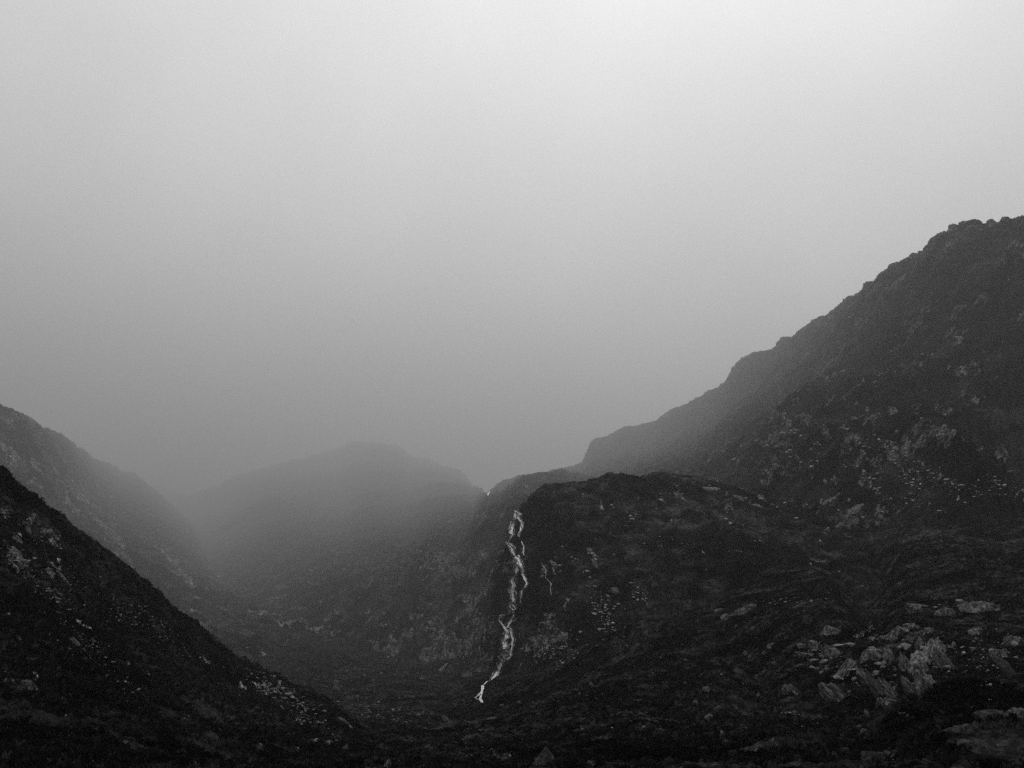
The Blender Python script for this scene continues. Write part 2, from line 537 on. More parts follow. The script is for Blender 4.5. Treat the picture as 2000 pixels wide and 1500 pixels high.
# --- hill behind it, fading to the right
lh_sil = [(-900, 330), (-500, 560), (-200, 700), (-60, 770), (0, 797), (30, 808), (60, 826), (90, 838), (125, 856), (150, 876), (190, 898),
          (230, 917), (262, 925), (290, 950), (330, 985), (400, 1050), (450, 1098), (500, 1140), (560, 1185), (640, 1225), (760, 1260)]
lh_cols = [
    (-900, [(300, 1300), (450, 1150), (650, 900), (900, 640), (1250, 330), (2400, 700)]),
    (-500, [(400, 1320), (600, 1150), (850, 960), (1200, 760), (1500, 560), (2600, 800)]),
    (0, [(520, 1340), (750, 1200), (1000, 1080), (1350, 940), (1750, 797), (3000, 950)]),
    (250, [(600, 1330), (900, 1240), (1250, 1140), (2200, 1030), (4700, 922), (5600, 1050)]),
    (400, [(700, 1320), (950, 1260), (1300, 1190), (2200, 1120), (4200, 1050), (5200, 1150)]),
    (550, [(850, 1290), (1050, 1255), (1300, 1225), (1900, 1200), (3300, 1170), (4400, 1240)]),
    (760, [(1000, 1330), (1150, 1300), (1350, 1280), (1600, 1270), (2100, 1260), (3400, 1300)]),
]
MAT_FAR = terrain_mat('crag_slope', 2.6, (0, rad(-35), 0), (0.004, 0.022), (0.06, 0.20), 1.0, 6.0)
make_layer('hillside', lh_cols, -900, 760, 900, 420, MAT_FAR, 3.8, rad(-55), rockbias=-0.06, amp=0.8, rock_amp=0.7, sil=lh_sil,
           weights=[1, 1, 1.1, 1.1, 0.3], seed=90.0, rag_amp=5.0, butt=(34, 14), hum=0.7, plist=[(150, 990, 120, 50, -50, 0.3), (190, 1040, 160, 26, -55, 0.4), (340, 1130, 120, 20, -50, 0.3)],
           bedw=(22, 2.6))

# --- headwall that carries the waterfall
wall_cols = [
    (60, [(1900, 1290), (2600, 1200), (3600, 1110), (4800, 1080), (5700, 1000), (6600, 950)]),
    (300, [(1600, 1280), (2200, 1205), (3200, 1110), (4500, 1060), (5700, 985), (6600, 950)]),
    (430, [(1250, 1265), (1650, 1190), (2500, 1100), (3900, 1025), (5600, 950), (6600, 990)]),
    (550, [(1100, 1250), (1400, 1175), (2050, 1090), (3300, 990), (5600, 905), (6600, 970)]),
    (650, [(900, 1270), (1080, 1190), (1700, 1100), (3200, 995), (5600, 880), (6600, 950)]),
    (720, [(810, 1300), (930, 1210), (1400, 1110), (2700, 1000), (5600, 861), (6600, 960)]),
    (790, [(750, 1330), (840, 1230), (1150, 1120), (2500, 1010), (5500, 880), (7000, 980)]),
    (850, [(700, 1340), (770, 1240), (980, 1120), (2000, 1015), (5300, 906), (6500, 1000)]),
    (920, [(660, 1370), (720, 1260), (850, 1140), (1300, 1040), (4600, 941), (4500, 1000)]),
    (960, [(630, 1380), (690, 1270), (790, 1140), (960, 1040), (2000, 968), (2800, 1000)]),
    (1030, [(590, 1360), (640, 1250), (710, 1130), (900, 1020), (1800, 936), (2800, 980)]),
    (1120, [(560, 1350), (600, 1240), (670, 1130), (860, 1020), (1900, 926), (2800, 980)]),
    (1250, [(540, 1340), (600, 1240), (680, 1130), (800, 1040), (950, 970), (2500, 980)]),
]
wall_rocks = [(900, 1290, 110, 110, 70, 0.5), (1030, 1280, 80, 120, 80, 0.35), (885, 1120, 60, 160, 80, 0.25), (868, 1300, 50, 40, 0, 0.3),
              (990, 1110, 60, 200, 80, 0.2), (950, 1220, 40, 60, 50, 0.4), (940, 1010, 50, 16, -50, 0.4)]
MAT_WALL = terrain_mat('headwall_rock', 1.2, (0, rad(8), 0), (0.004, 0.020), (0.04, 0.17), 1.0, 6.0)
make_layer('headwall', wall_cols, 60, 1250, 900, 480, MAT_WALL, 1.6, rad(78), rockbias=-0.04, amp=0.9, rock_amp=1.3,
           weights=[1.1, 1.2, 1.1, 1.0, 0.3], seed=140.0, rag_amp=12.0, butt=(15, 8), hum=0.8, plist=wall_rocks, bedw=(16, 2.4))

# --- knoll right of the fall
knoll_cols = [
    (975, [(504, 1400), (531, 1300), (576, 1200), (621, 1150), (684, 1120), (1100, 1250)]),
    (1020, [(450, 1370), (477, 1250), (513, 1130), (558, 1040), (612, 1020), (1000, 1150)]),
    (1050, [(423, 1340), (450, 1220), (486, 1090), (531, 1000), (576, 964), (1000, 1060)]),
    (1150, [(360, 1310), (396, 1200), (441, 1080), (486, 1000), (540, 942), (1000, 1040)]),
    (1250, [(333, 1270), (378, 1170), (423, 1070), (477, 990), (540, 933), (1000, 1010)]),
    (1340, [(324, 1230), (369, 1150), (414, 1065), (468, 990), (522, 941), (1000, 1000)]),
    (1450, [(315, 1180), (360, 1120), (405, 1060), (450, 1015), (504, 970), (1000, 1030)]),
    (1560, [(315, 1170), (360, 1120), (396, 1080), (441, 1040), (486, 1000), (1000, 1060)]),
    (1750, [(342, 1130), (378, 1095), (414, 1065), (450, 1035), (486, 1010), (1000, 1070)]),
    (2050, [(360, 1100), (396, 1070), (423, 1045), (450, 1022), (477, 1002), (1000, 1060)]),
    (2600, [(360, 1000), (396, 980), (423, 960), (450, 940), (477, 920), (1000, 1000)]),
]
knoll_sil = [(975, 1120), (1010, 1050), (1030, 995), (1045, 968), (1060, 957), (1100, 950), (1150, 943), (1215, 931), (1250, 937), (1268, 935),
             (1300, 936), (1340, 940), (1390, 951), (1450, 970), (1500, 989), (1560, 1002), (1700, 1010), (1850, 1008), (2050, 1000), (2600, 920)]
knoll_rocks = [(1025, 1110, 50, 300, 80, 0.4), (1055, 1250, 110, 120, 80, 0.5), (1130, 1200, 120, 40, -60, 0.35), (1392, 953, 46, 12, -14, 0.6), (1445, 970, 40, 9, -22, 0.6), (1482, 988, 30, 8, -25, 0.5), (1328, 963, 12, 34, 35, 0.5), (1174, 982, 8, 26, 0, 0.5),
               (1196, 988, 6, 12, 0, 0.45), (1138, 968, 8, 16, 20, 0.4), (1294, 980, 40, 14, -25, 0.45), (1310, 1018, 16, 8, 0, 0.5),
               (1421, 1018, 28, 10, -15, 0.5), (1165, 1095, 12, 40, 35, 0.5), (1240, 1010, 40, 20, -40, 0.3), (1105, 1240, 50, 20, -10, 0.45),
               (1180, 1200, 120, 50, -70, 0.3), (1090, 1270, 60, 60, 80, 0.4), (1250, 1160, 60, 30, -60, 0.3), (1140, 1110, 60, 10, -50, 0.3)]
MAT_KNOLL = terrain_mat('knoll_grass', 0.6, (0, rad(-38), 0), (0.004, 0.020), (0.05, 0.24), 0.9, 3.0)
make_layer('knoll', knoll_cols, 975, 2600, 900, 360, MAT_KNOLL, 0.95, rad(-52), rockbias=-0.40, amp=0.75, sil=knoll_sil,
           weights=[1.1, 1.1, 1.1, 1, 0.3], seed=190.0, rag_amp=4.0, butt=(9, 2.8), plist=knoll_rocks, hum=0.9)

# --- long ridge on the right
r_sil = [(x, y + 9) for x, y in [(900, 985), (935, 968), (955, 962), (975, 940), (985, 932), (1000, 930), (1015, 924), (1060, 922), (1085, 912), (1100, 908), (1125, 903), (1143, 893), (1150, 875),
         (1157, 857), (1165, 850), (1185, 846), (1205, 835), (1220, 827), (1250, 825), (1280, 816), (1295, 805), (1315, 792), (1342, 784),
         (1362, 772), (1372, 766), (1385, 755), (1390, 756), (1407, 750), (1421, 737), (1425, 727), (1435, 710), (1450, 695), (1472, 682),
         (1500, 680), (1522, 670), (1526, 662), (1532, 654), (1542, 653), (1546, 655), (1572, 636), (1588, 626), (1607, 615), (1622, 612),
         (1637, 600), (1650, 590), (1662, 577), (1670, 576), (1685, 566), (1695, 555), (1700, 550), (1717, 544), (1730, 535), (1731, 529),
         (1750, 515), (1760, 512), (1767, 505), (1776, 501), (1782, 504), (1789, 498), (1797, 499), (1804, 504), (1811, 495), (1822, 479),
         (1830, 476), (1837, 466), (1846, 460), (1862, 455), (1880, 447), (1896, 442), (1899, 434), (1910, 439), (1935, 442), (1950, 439),
         (1975, 436), (2000, 430), (2200, 395), (2600, 350)]]
r_cols = [
    (900, [(1100, 1150), (1500, 1080), (2000, 1030), (2500, 1000), (2900, 985), (5000, 1050)]),
    (1000, [(1000, 1060), (1300, 1020), (1700, 985), (2200, 955), (2800, 930), (5000, 1000)]),
    (1150, [(900, 1020), (1150, 985), (1700, 950), (2400, 910), (3200, 860), (4500, 960)]),
    (1300, [(680, 1010), (980, 955), (1560, 905), (2100, 870), (2800, 800), (4000, 920)]),
    (1500, [(530, 1030), (610, 950), (900, 850), (1450, 770), (2100, 680), (3500, 860)]),
    (1600, [(480, 1040), (550, 945), (690, 835), (1130, 730), (1750, 620), (3300, 830)]),
    (1750, [(430, 1050), (490, 945), (580, 840), (820, 690), (1200, 515), (3000, 780)]),
    (1870, [(400, 1055), (460, 960), (530, 880), (700, 690), (1020, 450), (2800, 760)]),
    (2000, [(390, 1060), (440, 985), (510, 925), (640, 700), (900, 430), (2600, 740)]),
    (2600, [(390, 1020), (440, 950), (510, 880), (620, 640), (800, 350), (2400, 700)]),
]
ridge_rocks = [(1530, 842, 26, 26, 0, 0.45), (1562, 855, 70, 16, -48, 0.55), (1600, 868, 34, 16, -60, 0.5), (1540, 880, 30, 30, 0, 0.35), (1510, 915, 40, 24, 0, 0.4),
               (1555, 898, 44, 30, 0, 0.4), (1590, 905, 40, 16, 0, 0.35), (1650, 907, 22, 18, 0, 0.45), (1685, 870, 34, 22, -30, 0.45), (1722, 862, 50, 12, -45, 0.45),
               (1740, 895, 70, 50, -30, 0.50), (1700, 930, 60, 36, -40, 0.45), (1780, 920, 50, 40, 0, 0.4), (1818, 925, 40, 40, 0, 0.5), (1790, 950, 70, 16, -20, 0.4),
               (1785, 972, 50, 16, -25, 0.5), (1725, 968, 70, 12, -20, 0.45), (1860, 945, 60, 20, -15, 0.4), (1868, 970, 50, 10, -25, 0.4), (1908, 960, 30, 26, 0, 0.45),
               (1945, 945, 40, 30, 0, 0.4), (1985, 965, 40, 30, 0, 0.4), (1725, 998, 26, 14, 35, 0.5), (1650, 1000, 50, 12, -20, 0.4), (1830, 997, 40, 18, 0, 0.4),
               (1550, 982, 60, 14, -10, 0.45), (1520, 990, 60, 10, -25, 0.5), (1770, 870, 40, 16, -40, 0.4), (1838, 845, 40, 10, -45, 0.35)]
MAT_RIDGE = terrain_mat('ridge_rock', 1.3, (0, rad(38), 0), (0.004, 0.020), (0.03, 0.15), 1.0, 6.0)
make_layer('ridge', r_cols, 900, 2600, 1150, 560, MAT_RIDGE, 2.2, rad(52), rockbias=-0.10, amp=0.85, rock_amp=1.3, sil=r_sil,
           weights=[1, 1.1, 1.4, 1.8, 0.3], seed=260.0, rag_amp=1.2, rough=0.9, butt=(20, 9), hum=0.7, plist=ridge_rocks, sil_fall=1.1, bedw=(18, 2.2))

# --- far summit almost lost in the cloud
far_cols = [
    (-300, [(4200, 1250), (4800, 1180), (5600, 1120), (7000, 1080), (9500, 1150)]),
    (420, [(4000, 1250), (4600, 1100), (5200, 1010), (6200, 1030), (9500, 1100)]),
    (560, [(3900, 1250), (4400, 1060), (5000, 960), (5800, 980), (9500, 1100)]),
    (715, [(3800, 1250), (4300, 1040), (4700, 940), (5200, 940), (9500, 1100)]),
    (850, [(3800, 1250), (4200, 1060), (4500, 970), (4900, 960), (9500, 1100)]),
    (950, [(3800, 1250), (4200, 1080), (4400, 1010), (4700, 990), (9500, 1100)]),
    (1100, [(3800, 1250), (4200, 1120), (4400, 1060), (4700, 1010), (9500, 1120)]),
]
make_layer('mountain', far_cols, -300, 1100, 420, 200, MAT_FAR, 14.0, rad(-50), rockbias=-0.2, amp=0.8, rock_amp=0.7, seed=330.0,
           weights=[1, 1, 1, 0.4])

# ------------------------------------------------------------------ heather and grass tussocks
def tussocks(name, layers, count, seed, mat, hmin, hmax, spread, blades, rmax):
    r = np.random.RandomState(seed)
    VS, FS, off = [], [], 0
    proto = []
    for k in range(8):
        vs = []; fs = []
        for b in range(blades):
            a = r.uniform(0, 2 * math.pi); lean = r.uniform(0.1, 1.0) * spread
            hh = r.uniform(0.5, 1.0); wd = r.uniform(0.03, 0.07)
            c, s_ = math.cos(a), math.sin(a); bx, by = r.normal(size=2) * 0.12
            i = len(vs)
            vs += [(bx - s_ * wd, by + c * wd, -0.15), (bx + s_ * wd, by - c * wd, -0.15),
                   (bx + c * lean * 0.5 + s_ * wd * 0.6, by + s_ * lean * 0.5 - c * wd * 0.6, hh * 0.75),
                   (bx + c * lean, by + s_ * lean, hh * (1 - 0.35 * lean))]
            fs += [(i, i + 1, i + 2), (i, i + 2, i + 3)]
        proto.append((np.array(vs), np.array(fs)))
    for (P, N, R, rock) in layers:
        ok = np.where((R < rmax) & (rock < 0.25) & (R > 12))[0]
        pick = r.choice(ok, min(count, len(ok)), replace=False)
        # heather grows in patches
        pat = fbm(P[pick] / 3.5 + seed, 4, 0.6)
        pick = pick[pat > np.percentile(pat, 35)]
        for q in pick:
            vs, fs = proto[r.randint(8)]
            h = r.uniform(hmin, hmax); a = r.uniform(0, 6.28); c, s_ = math.cos(a), math.sin(a)
            M = np.array([[c * h, -s_ * h, 0], [s_ * h, c * h, 0], [N[q, 0] * h * 0.5, N[q, 1] * h * 0.5, h]])
            VS.append(vs @ M + P[q]); FS.append(fs + off); off += len(vs)
    V = np.concatenate(VS).astype(np.float32); Fc = np.concatenate(FS).astype(np.int32)
    me = bpy.data.meshes.new(name)
    me.vertices.add(len(V)); me.vertices.foreach_set('co', V.reshape(-1))
    me.loops.add(len(Fc) * 3); me.polygons.add(len(Fc))
    me.loops.foreach_set('vertex_index', Fc.reshape(-1))
    me.polygons.foreach_set('loop_start', np.arange(0, len(Fc) * 3, 3, dtype=np.int32))
    me.update(calc_edges=True)
    me.materials.append(mat)
    o = bpy.data.objects.new(name, me); COL.objects.link(o)
    o['kind'] = 'stuff'


def leaf_mat(name, lo, hi):
    m, t, b = new_mat(name)
    geo = node(t, 'ShaderNodeNewGeometry')
    n1 = noise(t, geo.outputs['Position'], 0.6, 4, 0.6)
    t.links.new(ramp(t, n1, (0.35, 0.65, lo, hi)), b.inputs['Base Color'])
    b.inputs['Roughness'].default_value = 1.0
    b.inputs['Specular IOR Level'].default_value = 0.0
    return m


tussocks('heather', [LAYERS['ground'], LAYERS['near_hill']], 60000, 3, leaf_mat('heather', 0.003, 0.012), 0.08, 0.24, 0.9, 10, 110)
tussocks('grass', [LAYERS['ground'], LAYERS['near_hill']], 40000, 4, leaf_mat('dry_grass', 0.010, 0.045), 0.06, 0.2, 0.6, 7, 100)

# ------------------------------------------------------------------ rocks
def rock_mesh(name, seed, sub=4, cuts=14, strata=0.05, rough=0.10, box=0.0):
    r = np.random.RandomState(seed)
    bm = bmesh.new()
    bmesh.ops.create_icosphere(bm, subdivisions=sub, radius=1.0)
    me = bpy.data.meshes.new(name)
    bm.to_mesh(me); bm.free()
    nv = len(me.vertices)
    co = np.zeros(nv * 3, dtype=np.float32)
    me.vertices.foreach_get('co', co)
    p = co.reshape(-1, 3).astype(float)
    for k in range(cuts):
        n = r.normal(size=3); n /= np.linalg.norm(n)
        o = r.uniform(0.42, 0.78)
        dd = p @ n - o
        p -= np.outer(np.maximum(dd, 0), n)
    p /= np.abs(p).max(axis=0)
    n0 = p / (np.linalg.norm(p, axis=1)[:, None] + 1e-6)
    off = seed * 3.7
    d = rough * fbm(p * 1.6 + off, 5, 0.55) * 1.4
    st = fbm(np.stack([p[:, 0] * 5, p[:, 1] * 4, p[:, 2] * 0.8], 1) + off, 4, 0.6, ridged=True)
    p = p + n0 * (d + strata * st)[:, None]
    me.vertices.foreach_set('co', p.reshape(-1).astype(np.float32))
    me.update()
    return me


MAT_PALE = rock_mat('pale_weathered_rock', 0.07, 0.29)
MAT_MID = rock_mat('grey_rock', 0.06, 0.23)
MAT_DARK = rock_mat('dark_rock', 0.025, 0.09)
MATS = {'p': MAT_PALE, 'm': MAT_MID, 'd': MAT_DARK}


def put_rock(kind, px, py, w, h, tilt, mat, label, cat, group, seed, sub=4, depth=None, strata=0.06, lift=-0.3, cuts=14, rough=0.10):
    P, N, d = hit(px, py + h * 0.25)
    s = d / F
    me = rock_mesh(kind, seed, sub, cuts, strata, rough)
    me.materials.append(MATS[mat])
    o = bpy.data.objects.new(kind, me)
    COL.objects.link(o)
    W = w * s / 2; H = h * s / 2
    D = depth * s / 2 if depth else (W + H) / 2
    o.scale = (W * 1.08, D, H * 1.5)
    # tilt in the plane facing down the slope, a little turn about the vertical
    o.rotation_euler = (rad(-12), rad(tilt), rad(random.Random(seed).uniform(-14, 14)))
    o.location = P + Vector((0, 0, H * lift)) + Vector((0, D * 0.25, 0))
    o['label'] = label
    o['category'] = cat
    o['group'] = group
    return o


CR = 'rock slabs of the lower right crag'
BO = 'boulders lying on the moor'
LS = 'rocks in the near left slope'
RD = 'rocks along the knoll crest'
rocks = [
    # kind, px, py, w, h, tilt, mat, label, group
    ('rock_slab', 1750, 1236, 44, 26, 12, 'p', 'pale jagged slab heading the lower right crag, tooth at its left end', CR),
    ('rock_slab', 1783, 1223, 28, 12, -6, 'p', 'small flat pale slab beside the highest corner of the lower right crag', CR),
    ('rock_slab', 1824, 1262, 34, 46, 18, 'p', 'upright split pale slab right of the crag centre', CR),
    ('rock_slab', 1796, 1252, 16, 22, 10, 'm', 'thin upright blade of rock left of the upright split slab', CR),
    ('rock_slab', 1803, 1292, 42, 56, 12, 'p', 'biggest pale slab in the middle of the lower right crag', CR),
    ('rock_slab', 1712, 1272, 54, 28, -8, 'p', 'broad humped pale rock on the crag edge, left of a square block', CR),
    ('rock_block', 1740, 1274, 20, 20, 4, 'p', 'square pale block on the edge of the lower right crag', CR),
    ('rock_slab', 1633, 1275, 42, 20, 20, 'm', 'grey wedge of rock at the upper left end of the crag', CR),
    ('rock_slab', 1651, 1301, 26, 34, 38, 'p', 'leaning pale slab below the grey wedge at the crag left end', CR),
    ('rock_slab', 1637, 1340, 34, 62, -38, 'm', 'long slanting grey slab low on the left of the crag', CR),
    ('rock_slab', 1700, 1318, 18, 46, -32, 'm', 'narrow slanting rib just right of the leaning pale slab', CR),
    ('rock_slab', 1728, 1332, 22, 60, -32, 'm', 'longest slanting rib under the square block', CR),
    ('rock_slab', 1752, 1342, 18, 52, -30, 'm', 'slanting grey rib at the crag foot, right of the longest rib', CR),
    ('rock_slab', 1774, 1290, 18, 42, -22, 'm', 'grey rib pressed against the left side of the biggest slab', CR),
    ('rock_slab', 1812, 1335, 46, 38, 20, 'm', 'grey hollowed slab directly under the biggest pale slab', CR),
    ('rock_slab', 1784, 1338, 14, 44, -20, 'm', 'thin dark rib left of the hollowed slab', CR),
    ('rock_slab', 1847, 1285, 20, 40, -25, 'm', 'slim grey slab leaning on the right of the upright split slab', CR),
    ('rock_slab', 1552, 1336, 24, 48, -48, 'm', 'lone rounded slab slanting out of the grass left of the crag', CR),
    ('rock', 1593, 1260, 24, 16, 10, 'p', 'pale lump above the wedge end of the crag, right one of two', CR),
    ('rock', 1565, 1258, 12, 16, 0, 'm', 'small grey lump above the wedge end of the crag, left one of two', CR),
    ('rock', 1572, 1276, 28, 9, 8, 'm', 'flat low rock just under the two lumps at the crag end', CR),
    ('rock', 1623, 1227, 28, 16, 6, 'm', 'double toothed grey rock in grass above the crag', CR),
    ('rock', 1580, 1206, 22, 20, -20, 'd', 'dark ribbed rock on the grassy brow, upper left of the crag', CR),
    ('rock', 1847, 1192, 28, 14, 0, 'm', 'grey rock under the upper turf bank, between two ribbed outcrops', CR),
    ('rock_outcrop', 1932, 1180, 58, 28, -14, 'm', 'large ribbed outcrop high on the right moor', CR),
    ('rock_outcrop', 1888, 1180, 34, 20, -10, 'm', 'smaller ribbed outcrop joined to the left of the large ribbed one', CR),
    ('rock_outcrop', 1795, 1183, 50, 13, 0, 'm', 'low toothed outcrop in the turf bank above the crag', CR),
    ('rock_outcrop', 1722, 1192, 52, 14, 0, 'd', 'dark low outcrop left of the toothed one above the crag', CR),
    ('rock', 1905, 1231, 22, 18, 20, 'm', 'grey leaning rock right of the crag, below the ribbed outcrops', CR),
    ('rock_slab', 1946, 1272, 40, 22, -34, 'm', 'slanting slab at the right side, above the dark hollow', CR),
    ('rock_slab', 1986, 1300, 20, 60, -30, 'd', 'long dark slab cut by the right edge of the photo', CR),
    ('rock_slab', 1984, 1248, 30, 22, 20, 'm', 'pale topped rock at the right edge, above the long dark slab', CR),
    ('rock_slab', 1928, 1395, 60, 26, 10, 'd', 'wide smooth slab low at the right, under the dark hollow', CR),
    ('rock_slab', 1900, 1385, 26, 20, 10, 'd', 'dark rock against the left of the wide smooth slab', CR),
    ('rock_slab', 1986, 1390, 34, 16, 14, 'm', 'low rock running off the right edge beside the wide smooth slab', CR),
    ('boulder', 1693, 1389, 8, 12, 0, 'p', 'small upright pale stone under the foot of the crag', BO),
    ('boulder', 1757, 1393, 7, 6, 0, 'p', 'tiny white stone in the black hollow below the crag', BO),
    ('boulder', 1686, 1427, 14, 12, 20, 'p', 'white stone under the small upright one, in the gully', BO),
    ('boulder', 1678, 1417, 8, 5, 0, 'p', 'little white stone touching the gully stone on its upper left', BO),
    ('boulder', 1736, 1472, 18, 8, 10, 'p', 'bright flat stone low in the gully near the bottom edge', BO),
    ('boulder', 1690, 1456, 15, 5, 20, 'p', 'thin pale stone between the two larger gully stones', BO),
    ('boulder', 1505, 1258, 22, 14, 20, 'm', 'grey hunched boulder in grass left of the crag lumps', BO),
    ('rock_outcrop', 1452, 1190, 56, 13, -16, 'p', 'long bright outcrop slab alone on the mid moor', BO),
    ('rock_outcrop', 1416, 1204, 22, 13, -14, 'p', 'round bright rock at the lower left end of the long outcrop slab', BO),
    ('rock_outcrop', 1404, 1190, 20, 14, -14, 'm', 'grey broken rock at the upper left of the long outcrop slab', BO),
    ('boulder', 1438, 1222, 7, 4, 0, 'p', 'tiny white stone just below the long outcrop slab', BO),
    ('boulder', 1382, 1399, 20, 12, 0, 'p', 'dome shaped pale boulder near the bottom of the moor', BO),
    ('boulder', 1380, 1344, 16, 11, -20, 'm', 'speckled boulder at the edge of the dark gully mouth', BO),
    ('boulder', 1358, 1369, 12, 8, -20, 'm', 'small speckled boulder below left of the gully mouth boulder', BO),
    ('boulder', 1420, 1446, 18, 7, -20, 'p', 'bright lozenge stone near the bottom, right of centre', BO),
    ('boulder', 1411, 1430, 12, 10, 0, 'm', 'grey stone above the bright lozenge stone', BO),
    ('boulder', 1282, 1409, 11, 5, 25, 'p', 'pale pointed stone left of the dome shaped boulder', BO),
    ('boulder', 1316, 1430, 8, 5, 0, 'p', 'bright stone at the left end of a thin line of stones', BO),
    ('boulder', 1338, 1333, 8, 4, 25, 'm', 'small pale stone in the middle of the smooth moor', BO),
    ('boulder', 1154, 1334, 9, 5, 25, 'p', 'small bright stone on the open moor below the crags of the knoll', BO),
    ('boulder', 1338, 1288, 7, 4, 0, 'p', 'bright dot of a stone high on the smooth moor', BO),
    ('boulder', 1457, 1274, 9, 9, 0, 'p', 'white stone on the grassy bank above the gully', BO),
    ('boulder', 1464, 1281, 7, 5, 0, 'p', 'tiny white stone just right of the white bank stone', BO),
    ('boulder', 1477, 1320, 8, 8, 0, 'm', 'round grey stone on the gully side', BO),
    ('boulder', 1480, 1358, 9, 14, 15, 'm', 'upright grey stone low on the gully side', BO),
    ('boulder', 1406, 1379, 26, 6, -14, 'm', 'long thin slab bridging the gully mouth', BO),
    ('boulder', 1155, 1489, 22, 9, -8, 'm', 'flat stone at the bottom edge, right of the pyramid rock', BO),
    ('boulder', 1094, 1466, 10, 4, 0, 'm', 'small flat stone beside the right flank of the pyramid rock', BO),
    ('boulder', 1014, 1370, 6, 6, 20, 'p', 'bright stone right of the waterfall foot, left one of a pair', BO),
    ('boulder', 1041, 1371, 6, 4, 0, 'p', 'bright stone right of the waterfall foot, right one of a pair', BO),
    ('boulder', 980, 1377, 9, 4, 10, 'm', 'dull flat stone close to the waterfall foot', BO),
    ('boulder', 962, 1402, 24, 4, -6, 'p', 'long thin white stone below the waterfall foot', BO),
    ('boulder', 942, 1424, 15, 4, 0, 'm', 'thin grey stone under the long white one', BO),
    ('boulder', 958, 1464, 12, 5, -12, 'm', 'flat grey stone near the bottom, left of the pyramid rock', BO),
    ('boulder', 938, 1478, 14, 6, 0, 'm', 'dull stone low near the bottom edge, left of the flat grey one', BO),
    ('boulder', 869, 1400, 15, 8, 0, 'm', 'dull round boulder on the valley floor left of the fall foot', BO),
    ('boulder', 644, 1223, 8, 5, 0, 'p', 'single white stone far up the misty valley floor', BO),
    ('boulder', 760, 1263, 12, 8, -40, 'm', 'pale stone in the valley at the foot of the headwall', BO),
    ('boulder', 828, 1270, 13, 24, 15, 'm', 'tall curved pale rock at the foot of the headwall', BO),
    ('boulder', 757, 1283, 10, 6, 0, 'm', 'small grey stone under the pale valley stone', BO),
    ('boulder', 870, 1300, 34, 34, 0, 'm', 'big rounded boulder at the headwall base, left of the fall', BO),
    ('boulder', 917, 1313, 28, 13, -16, 'm', 'low lens shaped rock under the headwall, next to the fall', BO),
    ('boulder', 657, 1337, 16, 20, 0, 'm', 'glinting broken rock in the middle of the valley', BO),
    ('boulder', 824, 1324, 7, 5, 0, 'p', 'small bright stone on the dark valley floor', BO),
    ('boulder', 1202, 1150, 18, 9, 0, 'm', 'flat grey boulder on the shoulder right of the side trickle', BO),
    ('rock_slab', 1166, 1095, 10, 30, -35, 'm', 'slanting grey slab on the knoll face above the flat boulder', RD),
    ('rock', 1106, 1240, 36, 14, -8, 'm', 'pale capped rock above a streaked little cliff right of the fall', RD),
    ('rock_outcrop', 1330, 964, 12, 26, -38, 'p', 'slanting bright rock on the shoulder of the knoll top', RD),
    ('rock_outcrop', 1392, 953, 34, 9, 14, 'p', 'largest bright rock of the line along the knoll crest', RD),
    ('rock_outcrop', 1421, 963, 9, 8, 0, 'p', 'single bright knob right of the largest crest rock', RD),
    ('rock_outcrop', 1446, 970, 26, 7, 20, 'p', 'bright broken rock next along the crest after the knob', RD),
    ('rock_outcrop', 1480, 986, 22, 6, 22, 'p', 'last low bright rock at the lower end of the crest line', RD),
    ('rock_outcrop', 1174, 981, 6, 20, 5, 'm', 'small upright rock streak on the left of the knoll face', RD),
    ('rock', 1899, 441, 9, 11, 0, 'd', 'pointed rock standing out on the skyline of the high ridge', RD),
    ('rock_slab', 60, 1330, 24, 52, -50, 'm', 'slanting slab face in the black lower left slope', LS),
    ('rock_slab', 22, 1083, 18, 60, -54, 'm', 'long pale streak of rock at the left edge, upper slope', LS),
    ('rock_slab', 118, 1108, 12, 52, -46, 'm', 'long slim slab slanting down the upper left slope', LS),
    ('rock_slab', 165, 1253, 13, 64, -50, 'm', 'long slab slanting through the middle of the left slope', LS),
    ('rock', 96, 1112, 16, 20, -30, 'm', 'rough rock left of the long slim slab', LS),
    ('rock', 8, 1000, 12, 28, -30, 'm', 'pale rock at the left edge below the near skyline', LS),
    ('rock', 54, 1020, 9, 24, -35, 'm', 'small rock under the near skyline on the left slope', LS),
    ('rock', 34, 1051, 16, 18, -35, 'm', 'rough rock between the skyline rocks and the long pale streak', LS),
    ('boulder', 10, 1314, 9, 9, 0, 'p', 'white stone at the left edge, highest of a trio', LS),
    ('boulder', 11, 1327, 8, 8, 0, 'p', 'white stone directly under the highest of the trio at the left edge', LS),
    ('boulder', 24, 1327, 6, 5, 0, 'p', 'smallest white stone, rightmost of the trio at the left edge', LS),
    ('boulder', 244, 1446, 13, 8, -20, 'm', 'pale stone in the dark turf of the lower left', LS),
    ('rock_slab', 180, 1448, 6, 26, -42, 'm', 'thin slanting slab left of the pale stone in dark turf', LS),
    ('boulder', 250, 1293, 9, 8, 0, 'p', 'speckled white stone in the middle of the left slope', LS),
    ('boulder', 467, 1449, 12, 4, -5, 'm', 'flat pale stone low on the grassy part of the left slope', LS),
    ('boulder', 675, 1457, 13, 9, 0, 'm', 'pale egg shaped stone at the bottom, on black turf', LS),
    ('boulder', 643, 1449, 14, 9, 10, 'm', 'cracked stone just left of the egg shaped one', LS),
    ('rock_slab', 682, 1404, 10, 46, -56, 'm', 'pale edged slab lying above the egg shaped stone', LS),
    ('rock', 755, 1492, 15, 34, 8, 'p', 'pale horn shaped rock rising from the bottom edge', LS),
]
